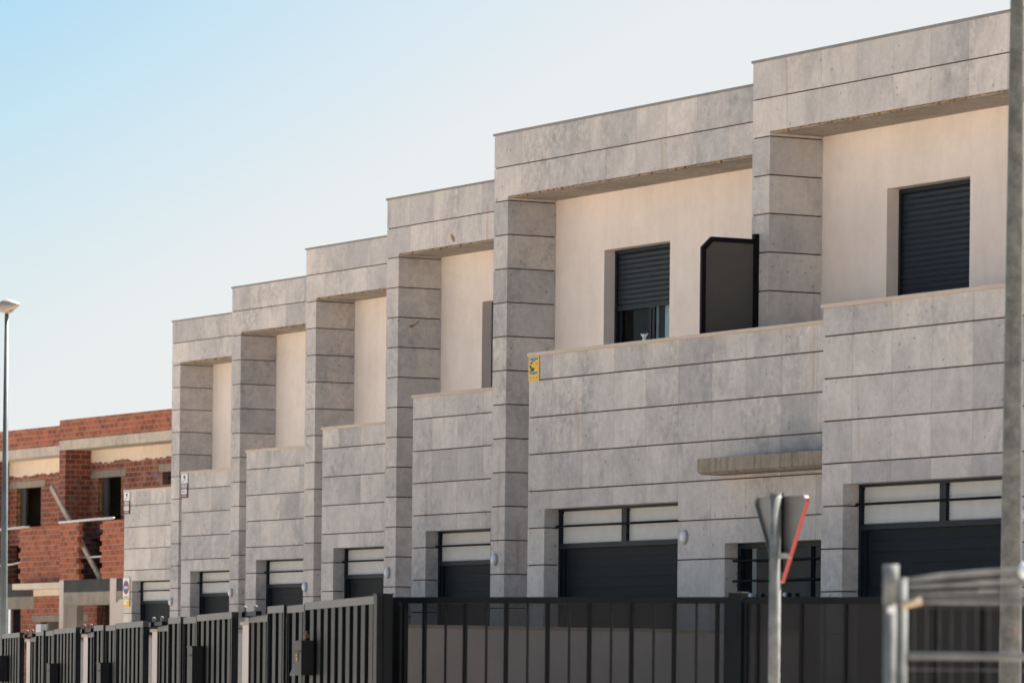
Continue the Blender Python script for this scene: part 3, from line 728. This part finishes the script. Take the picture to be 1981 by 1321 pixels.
def mailbox(s, z0, z1, style, label):
    r = empty('mailbox', fs(s), label, 'mailbox', 'mailboxes on the street fence', RZF)
    m = MB(); m.box(0, .0, z0, .40, .115, z1); m.box(-.01, -.0, z1, .41, .125, z1+.012)
    m.build('box', 'mailbox', r)
    m = MB(); m.box(.04, .115, z1-.10, .36, .12, z1-.075); m.build('slot', 'black', r)
    m = MB(); zf = z0+.05+(z1-z0)*.4
    m.extrude([(.42, .0, zf+.07), (.42, .012, zf+.07), (.42, .11, zf-.16), (.42, .11, zf-.18)], (.30, 0, 0)); m.build('flap', 'galv_light' if style != 3 else 'galv_light', r)
    if style == 1:
        m = MB(); m.box(.195, .116, z0+.13, .22, .13, z0+.165); m.tube([(.195, .126, z0+.17), (.195, .126, z0+.20), (.21, .126, z0+.215), (.225, .126, z0+.20), (.225, .126, z0+.17)], .005, 6); m.build('padlock', simple('brass', (.6, .4, .12), .35, .8), r)
        m = MB()
        for k in range(7):
            a = k*.9; m.tube([(.12+.06*math.cos(a)*.5, .05, z1+.01), (.12+.06*math.cos(a), .05+.02*math.sin(a), z1+.05), (.14+.05*math.cos(a+.6), .05, z1+.10)], .009, 6)
        m.build('wire_tangle', simple('copper_wire', (.35, .2, .13), .5), r)
ords = ['nearest the corner', 'second from the corner', 'third from the corner', 'fourth from the corner']
ends = [0, 8.80, 16.25, 23.5, 31.0, 38.6]
for i in range(5):
    s0 = ends[i]; e = ends[i+1]
    cl = 3.95 if i == 0 else 2.75
    zt = 2.30 - (.012 if i else 0) - .008*min(i, 2)
    where = ['ending at the corner post', 'second dark section from the corner', 'third dark section from the corner', 'fourth dark section from the corner', 'at the left edge of the picture'][i]
    fence_panel('ribbed_fence', s0+.02, s0+cl, zt, 'ribbed anthracite street fence panel '+where, 'fence', 'ribbed fence panels along the street')
    if i < 4:
        nn = ords[i]
        fence_panel('pedestrian_gate', s0+cl+.03, s0+cl+1.12, zt-.015, 'narrow ribbed anthracite pedestrian gate '+nn, 'gate', 'pedestrian gates along the street')
        fence_panel('ribbed_fence', s0+cl+1.17, s0+cl+2.25, zt-.005, 'short ribbed anthracite panel left of the pedestrian gate '+nn, 'fence', 'short panels left of the pedestrian gates', y=.02)
        ss = s0+cl+2.27
        fence_panel('sliding_gate', ss, e-.45, zt-.07, 'ribbed anthracite sliding gate leaf set behind the fence, '+nn, 'gate', 'sliding gates along the street', y=-.11)
        roller_bracket(e-.55, zt+.0, 'roller bracket with two pale knobs on top of the sliding gate '+nn)
        # party wall seen through the gap
        p = fs(e-.33)
        w_ = empty('party_wall', (p.x, p.y+.10, 0), 'cream party wall end showing in the fence gap '+nn, 'wall', 'party walls between the front yards')
        MB().box(-.075, 0, .15, .12, 6.6 if i == 0 else 5.2, 2.14).build('wall', 'plaster', w_)
        MB().box(-.10, -.02, 2.14, .145, 6.6 if i == 0 else 5.2, 2.175).build('coping', 'coping', w_)
    if i == 0: mailbox(s0+3.42, 1.62, 1.93, 1, 'anthracite mailbox with a brass padlock and a tangle of wire on top')
    elif i == 1: mailbox(s0+2.25, 1.2, 1.93, 2, 'tall grey mailbox with a pale flap in the middle of the fence')
    elif i == 2: mailbox(s0+3.4, 1.2, 1.78, 2, 'black mailbox on the narrow gate third from the corner')
    elif i == 3: mailbox(s0+2.2, 1.2, 1.79, 3, 'black slanting mailbox on the fourth panel from the corner')
    else: mailbox(s0+1.9, 1.55, 1.93, 2, 'black mailbox cut by the left edge of the picture')
m = MB(); z = 2.27; m.box(-.14, -.06, z-.02, .55, .03, z+.09)
o = m.build('lock_box', 'louver', None, tuple(fs(27.9))); o.rotation_euler = (0, 0, RZF); tag(o, 'pale square cover plate on top of the fourth narrow gate from the corner', 'cover plate')
# corner posts
cp = empty('corner_post', fs(0), 'thick anthracite corner post where the street fence turns', 'post', None, RZF)
m = MB(); m.box(-.15, -.12, 0, .015, .02, 2.31); m.box(-.16, -.13, 2.31, .02, .03, 2.318); m.build('post', 'fence', cp)
m = MB(); m.box(-.17, -.10, .0, -.152, -.04, 2.30); m.build('hinge_rail', 'black', cp)

# right-hand fence with perforated sheets
Q0 = Vector((-38.647, 19.988, 0)); Q1 = Vector((-33.189, 23.324, 0)); TQ = (Q1-Q0).normalized(); RQ = math.atan2(TQ.y, TQ.x)
def perf_fence(s0, s1, label, phase):
    r = empty('perforated_fence', Q0+TQ*s0, label, 'fence', 'perforated fence sections at the right', RQ); L = s1-s0
    box('end_frame', (0, -.03, .2, .03, .03, 2.25), 'fence', r); box('end_frame', (L-.05, -.03, .2, L, .03, 2.25), 'fence', r)
    box('rail', (0, -.035, 2.245, L, .035, 2.30), 'fence', r); box('rail', (.03, -.03, .2, L-.05, .03, .26), 'fence', r)
    m = MB(); x = .212 if not phase else .12; k = 0
    while x < L-.06:
        w_ = .011 if k % 2 == 0 else .007
        m = MB()
        if k % 2 == 0: m.box(x-w_, -.02, .26, x+w_, .025, 2.245)
        else: m.box(x-w_, .006, .26, x+w_, .028, 2.245)
        m.build('rib', 'black', r); x += .2045; k += 1
    m = MB(); m.add([(.03, .0, .26), (L-.05, .0, .26), (L-.05, .0, 2.245), (.03, .0, 2.245)], [(0, 1, 2, 3)]); m.build('perforated_sheet', 'perf2' if phase else 'perf', r)
perf_fence(-.02, 3.185, 'see-through grey perforated fence section right of the corner post', 0)
perf_fence(3.32, 9.5, 'dark perforated fence section behind the road sign and the wire mesh', 1)
r_ = empty('fence_post', Q0+TQ*3.25, 'anthracite post between the two perforated fence sections', 'post', None, RQ)
MB().box(-.062, -.06, 0, .062, .06, 2.335).build('shaft', 'fence', r_); MB().box(-.067, -.065, 2.335, .067, .065, 2.343).build('cap', 'rail', r_)
r_ = empty('corner_gate_post', Q0-TQ*.09, 'square anthracite post standing just right of the thick corner post', 'post', None, RQ)
MB().box(-.06, -.05, 0, .055, .05, 2.29).build('shaft', 'fence', r_); MB().box(-.065, -.055, 2.29, .06, .055, 2.30).build('cap', 'fence', r_)

# ------------------------------------------------------------------ street furniture
# far lamp
lp = empty('street_lamp', (-103.80, 43.56, 0), 'single armless street lamp with a drop shaped head against the sky at the far left', 'street lamp')
m = MB(); m.tube([(0, 0, 0), (0, 0, 3), (0, 0, 9.80)], [.095, .085, .045], 12); m.build('pole', 'polegreen', lp)
rr = Vector((sa, ca, 0)); hd = MB()
ang = math.atan2(ca, sa)
def head(mb, prof, wy, mi=0):
    # prof: list of (u, zlow, zhigh, halfwidth)
    n = 14; vs = []; fsx = []
    for (u, zl, zh, hw) in prof:
        for k in range(n):
            a = 2*math.pi*k/n; zc = (zl+zh)/2; hz = (zh-zl)/2
            zz = zc+hz*math.sin(a); yy = hw*math.cos(a); vs.append((u, yy, zz))
    for i in range(len(prof)-1):
        for k in range(n): fsx.append((i*n+k, (i+1)*n+k, (i+1)*n+(k+1) % n, i*n+(k+1) % n))
    fsx.append(tuple(range(n))); fsx.append(tuple(range((len(prof)-1)*n, len(prof)*n))[::-1])
    mb.add(vs, fsx, mi, True)
head(hd, [(-.17, 9.90, 10.0, .03), (-.155, 9.83, 10.06, .09), (-.06, 9.80, 10.12, .15), (.05, 9.81, 10.12, .17), (.16, 9.88, 10.09, .15), (.25, 9.95, 10.05, .10), (.29, 9.99, 10.03, .05)], 0)
o = hd.build('lamp_head', simple('lamp_head_grey', (.30, .26, .23), .45), lp); o.rotation_euler = (0, 0, ang)
hd = MB(); head(hd, [(-.06, 9.815, 9.83, .02), (.0, 9.785, 9.86, .09), (.10, 9.82, 9.89, .11), (.20, 9.91, 9.95, .06)], 0)
o = hd.build('lens', simple('lamp_lens', (.30, .20, .10), .2), lp); o.rotation_euler = (0, 0, ang)

# near pole
pp = empty('lamp_pole', (-29.905, 20.364, 0), 'tall mottled galvanised pole rising out of the picture at the right', 'pole')
m = MB(); m.tube([(0, 0, 0), (0, 0, 1.5), (0, 0, 3.2), (0, 0, 6.5), (0, 0, 9)], [.09, .083, .072, .050, .038], 16); m.build('shaft', 'galv', pp)
m = MB(); m.box(-.16, -.16, 0, .16, .16, .02); m.build('base_plate', 'galv', pp)

# back of a yield sign
Rv = Vector((sa, ca, 0)); Cv = Vector((ca, -sa, 0))
tv = (Rv*.47+Cv*.88).normalized()      # along the plate, to the near right edge
sgn = empty('yield_sign', (-28.138, 17.333, 0), 'triangular road sign seen from behind, red rimmed, on a galvanised post', 'road sign', None, math.atan2(tv.y, tv.x))
m = MB(); SB = math.copysign(1, Vector((-tv.y, tv.x, 0)).dot(Rv*-1)); m.tube([(0, SB*.044, 0), (0, SB*.044, 2.81)], .039, 16); m.tube([(0, SB*.044, 2.81), (0, SB*.044, 2.818)], .041, 16); m.build('pole', 'galv_light', sgn)
# local x = along plate to near right, local y : back side is toward the camera (left) -> compute side
TRI = [(-.35, 2.795), (.35, 2.795), (0, 2.19)]
def rounded(tri, r, n=6):
    out = []
    for i in range(3):
        p = Vector(tri[i]); a = (Vector(tri[i-1])-p).normalized(); b = (Vector(tri[(i+1) % 3])-p).normalized()
        bis = (a+b).normalized(); half = math.acos(max(-1, min(1, a.dot(b))))/2; c = p+bis*(r/math.sin(half))
        s_ = c+(-(bis)).normalized()*0
        pa = p+a*(r/math.tan(half)); pb = p+b*(r/math.tan(half))
        va = pa-c; vb = pb-c; A0 = math.atan2(va.y, va.x); A1 = math.atan2(vb.y, vb.x)
        dd = (A1-A0+math.pi) % (2*math.pi)-math.pi
        for k in range(n+1):
            t = A0+dd*k/n; out.append((c.x+r*math.cos(t), c.y+r*math.sin(t)))
    return out
tri = rounded(TRI, .035)
yl = math.copysign(1, Vector((-tv.y, tv.x, 0)).dot(Rv*-1))   # +1 if local +y faces left (towards the viewer's side)
SB = yl
sgn_y = -SB*.0
m = MB(); m.extrude([(x, -SB*.012, z) for x, z in tri], (0, SB*.003, 0)); m.build('plate', 'signback', sgn)
m = MB(); n = len(tri)
for i in range(n):
    a = tri[i]; b = tri[(i+1) % n]
    m.add([(a[0], -SB*.016, a[1]), (b[0], -SB*.016, b[1]), (b[0], SB*.012, b[1]), (a[0], SB*.012, a[1])], [(0, 1, 2, 3)])
def inset(tri, d):
    c = Vector((0, 2.593)); return [tuple(c+(Vector(p)-c)*(1-d)) for p in tri]
ti = inset(tri, .012)
for i in range(n):
    a = ti[i]; b = ti[(i+1) % n]
    m.add([(a[0], -SB*.009, a[1]), (b[0], -SB*.009, b[1]), (b[0], SB*.012, b[1]), (a[0], SB*.012, a[1])], [(0, 1, 2, 3)], 1)
    a2 = tri[i]; b2 = tri[(i+1) % n]
    m.add([(a[0], SB*.012, a[1]), (b[0], SB*.012, b[1]), (b2[0], SB*.012, b2[1]), (a2[0], SB*.012, a2[1])], [(0, 1, 2, 3)], 1)
m.build('rim', ['redsign', 'signback'], sgn)
m = MB(); m.extrude([(x, -SB*.0165, z) for x, z in tri], (0, -SB*.001, 0)); m.build('red_face', 'redsign', sgn)
m = MB(); m.extrude([(x, -SB*.0185, z) for x, z in rounded([(-.235, 2.728), (.235, 2.728), (0, 2.325)], .02)], (0, -SB*.001, 0)); m.build('white_face', 'whitesign', sgn)
for zc in (2.385,):
    m = MB(); ys_ = sorted((-SB*.008, SB*.05)); m.box(-.03, ys_[0], zc, .12, ys_[1], zc+.035); m.build('clamp', 'galv_light', sgn)
m = MB(); m.box(-.004, min(-SB*.008, SB*.02), 2.20+.1, .012, max(-SB*.008, SB*.02), 2.82); m.build('back_strip', 'black', sgn)  # black upright strip down the middle of the plate back

# temporary wire mesh fence, close to the camera
E0 = Vector((-16.843, 10.892, 0)); E1 = Vector((-16.587, 11.362, 0)); TE = (E1-E0).normalized(); RE = math.atan2(TE.y, TE.x)
def mesh_fence(off, L, ztop, label, dense):
    r = empty('mesh_fence', E0+TE*off, label, 'mesh fence', 'temporary wire mesh fences', RE)
    for xx in (0, L): MB().tube([(xx, 0, .1), (xx, 0, ztop)], .022, 12).build('post', 'galv_light', r)
    for zz in (1.655, .2): MB().tube([(0, 0, zz), (L, 0, zz)], .015, 10).build('rail', 'galv_light', r)
    m = MB()
    if dense:
        for (za, zb, rr_) in ((1.955, 2.025, .011), (1.945, 2.005, .003), (1.93, 1.968, .010), (1.92, 1.95, .003), (1.90, 1.925, .009), (1.885, 1.895, .006), (1.87, 1.872, .009)):
            pts = [(L*k/14, .0+.03*math.sin(k*.8), za+(zb-za)*math.sin(math.pi*min(1, k/14*1.0))**.8) for k in range(15)]
            m.tube(pts, rr_, 6)
        m.build('top_wires', 'galv_light', r)
    m = MB(); x = .05
    while x < L-.02: m.tube([(x, 0, .2), (x, 0, 1.90)],   .0010, 5, cap=False); x += .05
    z = .35
    while z < 1.9: m.tube([(0, .003, z), (L, .003, z)], .0009, 5, cap=False); z += .25
    m.build('wire_mesh', 'galv', r)
    return r
mesh_fence(.0, -1.7 if False else .01, 2.01, 'blurred end post of the neighbouring mesh fence panel, taller of the two posts', False) if False else None
e_ = empty('mesh_fence_post', E0-TE*.001, 'taller left post of the blurred mesh fence', 'post', None, RE)
m = MB(); m.tube([(0, 0, 0), (0, 0, 2.015)], .027, 12); m.build('tube', 'galv_light', e_)
m = MB(); m.tube([(0, 0, 1.86), (0, 0, 2.018)], .031, 12); m.build('sleeve', 'galv_light', e_)
m = MB(); m.box(-.014, -.05, 1.825, .014, -.026, 1.85); m.build('bolt', 'whiteplastic', e_)
mesh_fence(.045, 2.2, 1.965, 'blurred galvanised mesh fence panel with sagging top wires at lower right', True)
m = MB(); m.tube([(-.02, -.03, 1.855), (.06, -.03, 1.875)], .017, 10); o = m.build('fence_clamp', simple('rusty_clamp', (.5, .38, .26), .6), None, tuple(E0+TE*.06)); o.rotation_euler = (0, 0, RE)
tag(o, 'pale rusty clamp joining the two blurred mesh fence posts', 'clamp')
o = MB().ball((0, 0, 0), .03, 0, 1, 1, 1.15).build('post_cap', 'whiteplastic', None, (-16.588, 11.366, 2.0)); tag(o, 'blurred white cap at the right edge beside the tall pole', 'cap')

# ------------------------------------------------------------------ ground
def quadstrip(name, pts, z, m, thick=None):
    mb = MB()
    if thick: mb.extrude([(x, y, z-thick) for x, y in pts], (0, 0, thick))
    else: mb.add([(x, y, z) for x, y in pts], [tuple(range(len(pts)))])
    return struct(mb.build(name, m))
MB_ = MB(); MB_.add([(-1500, -1500, 0), (1500, -1500, 0), (1500, 1500, 0), (-1500, 1500, 0)], [(0, 1, 2, 3)]); struct(MB_.build('ground', 'ground_m'))
Nn = Vector((T.y, -T.x, 0))*-1      # towards the street (-y)
if Nn.y > 0: Nn = -Nn
def along(s, o): p = P1+T*s+Nn*o; return (p.x, p.y)
quadstrip('pavement', [along(-2, .15), along(62, .15), along(62, 2.0), along(-2, 2.0)], .14, 'paving', .3)
quadstrip('kerb', [along(-2, 2.0), along(62, 2.0), along(62, 2.15), along(-2, 2.15)], .145, 'kerb', .3)
quadstrip('road', [along(-60, 2.15), along(120, 2.15), along(120, 9.5), along(-60, 9.5)], .004, 'asphalt')
quadstrip('yard_paving', [(-37.9, 19.6), (-27, 26.5), (-27, 41), (-96.3, 66), (-96.3, 38.2)], .15, 'yard', .3)
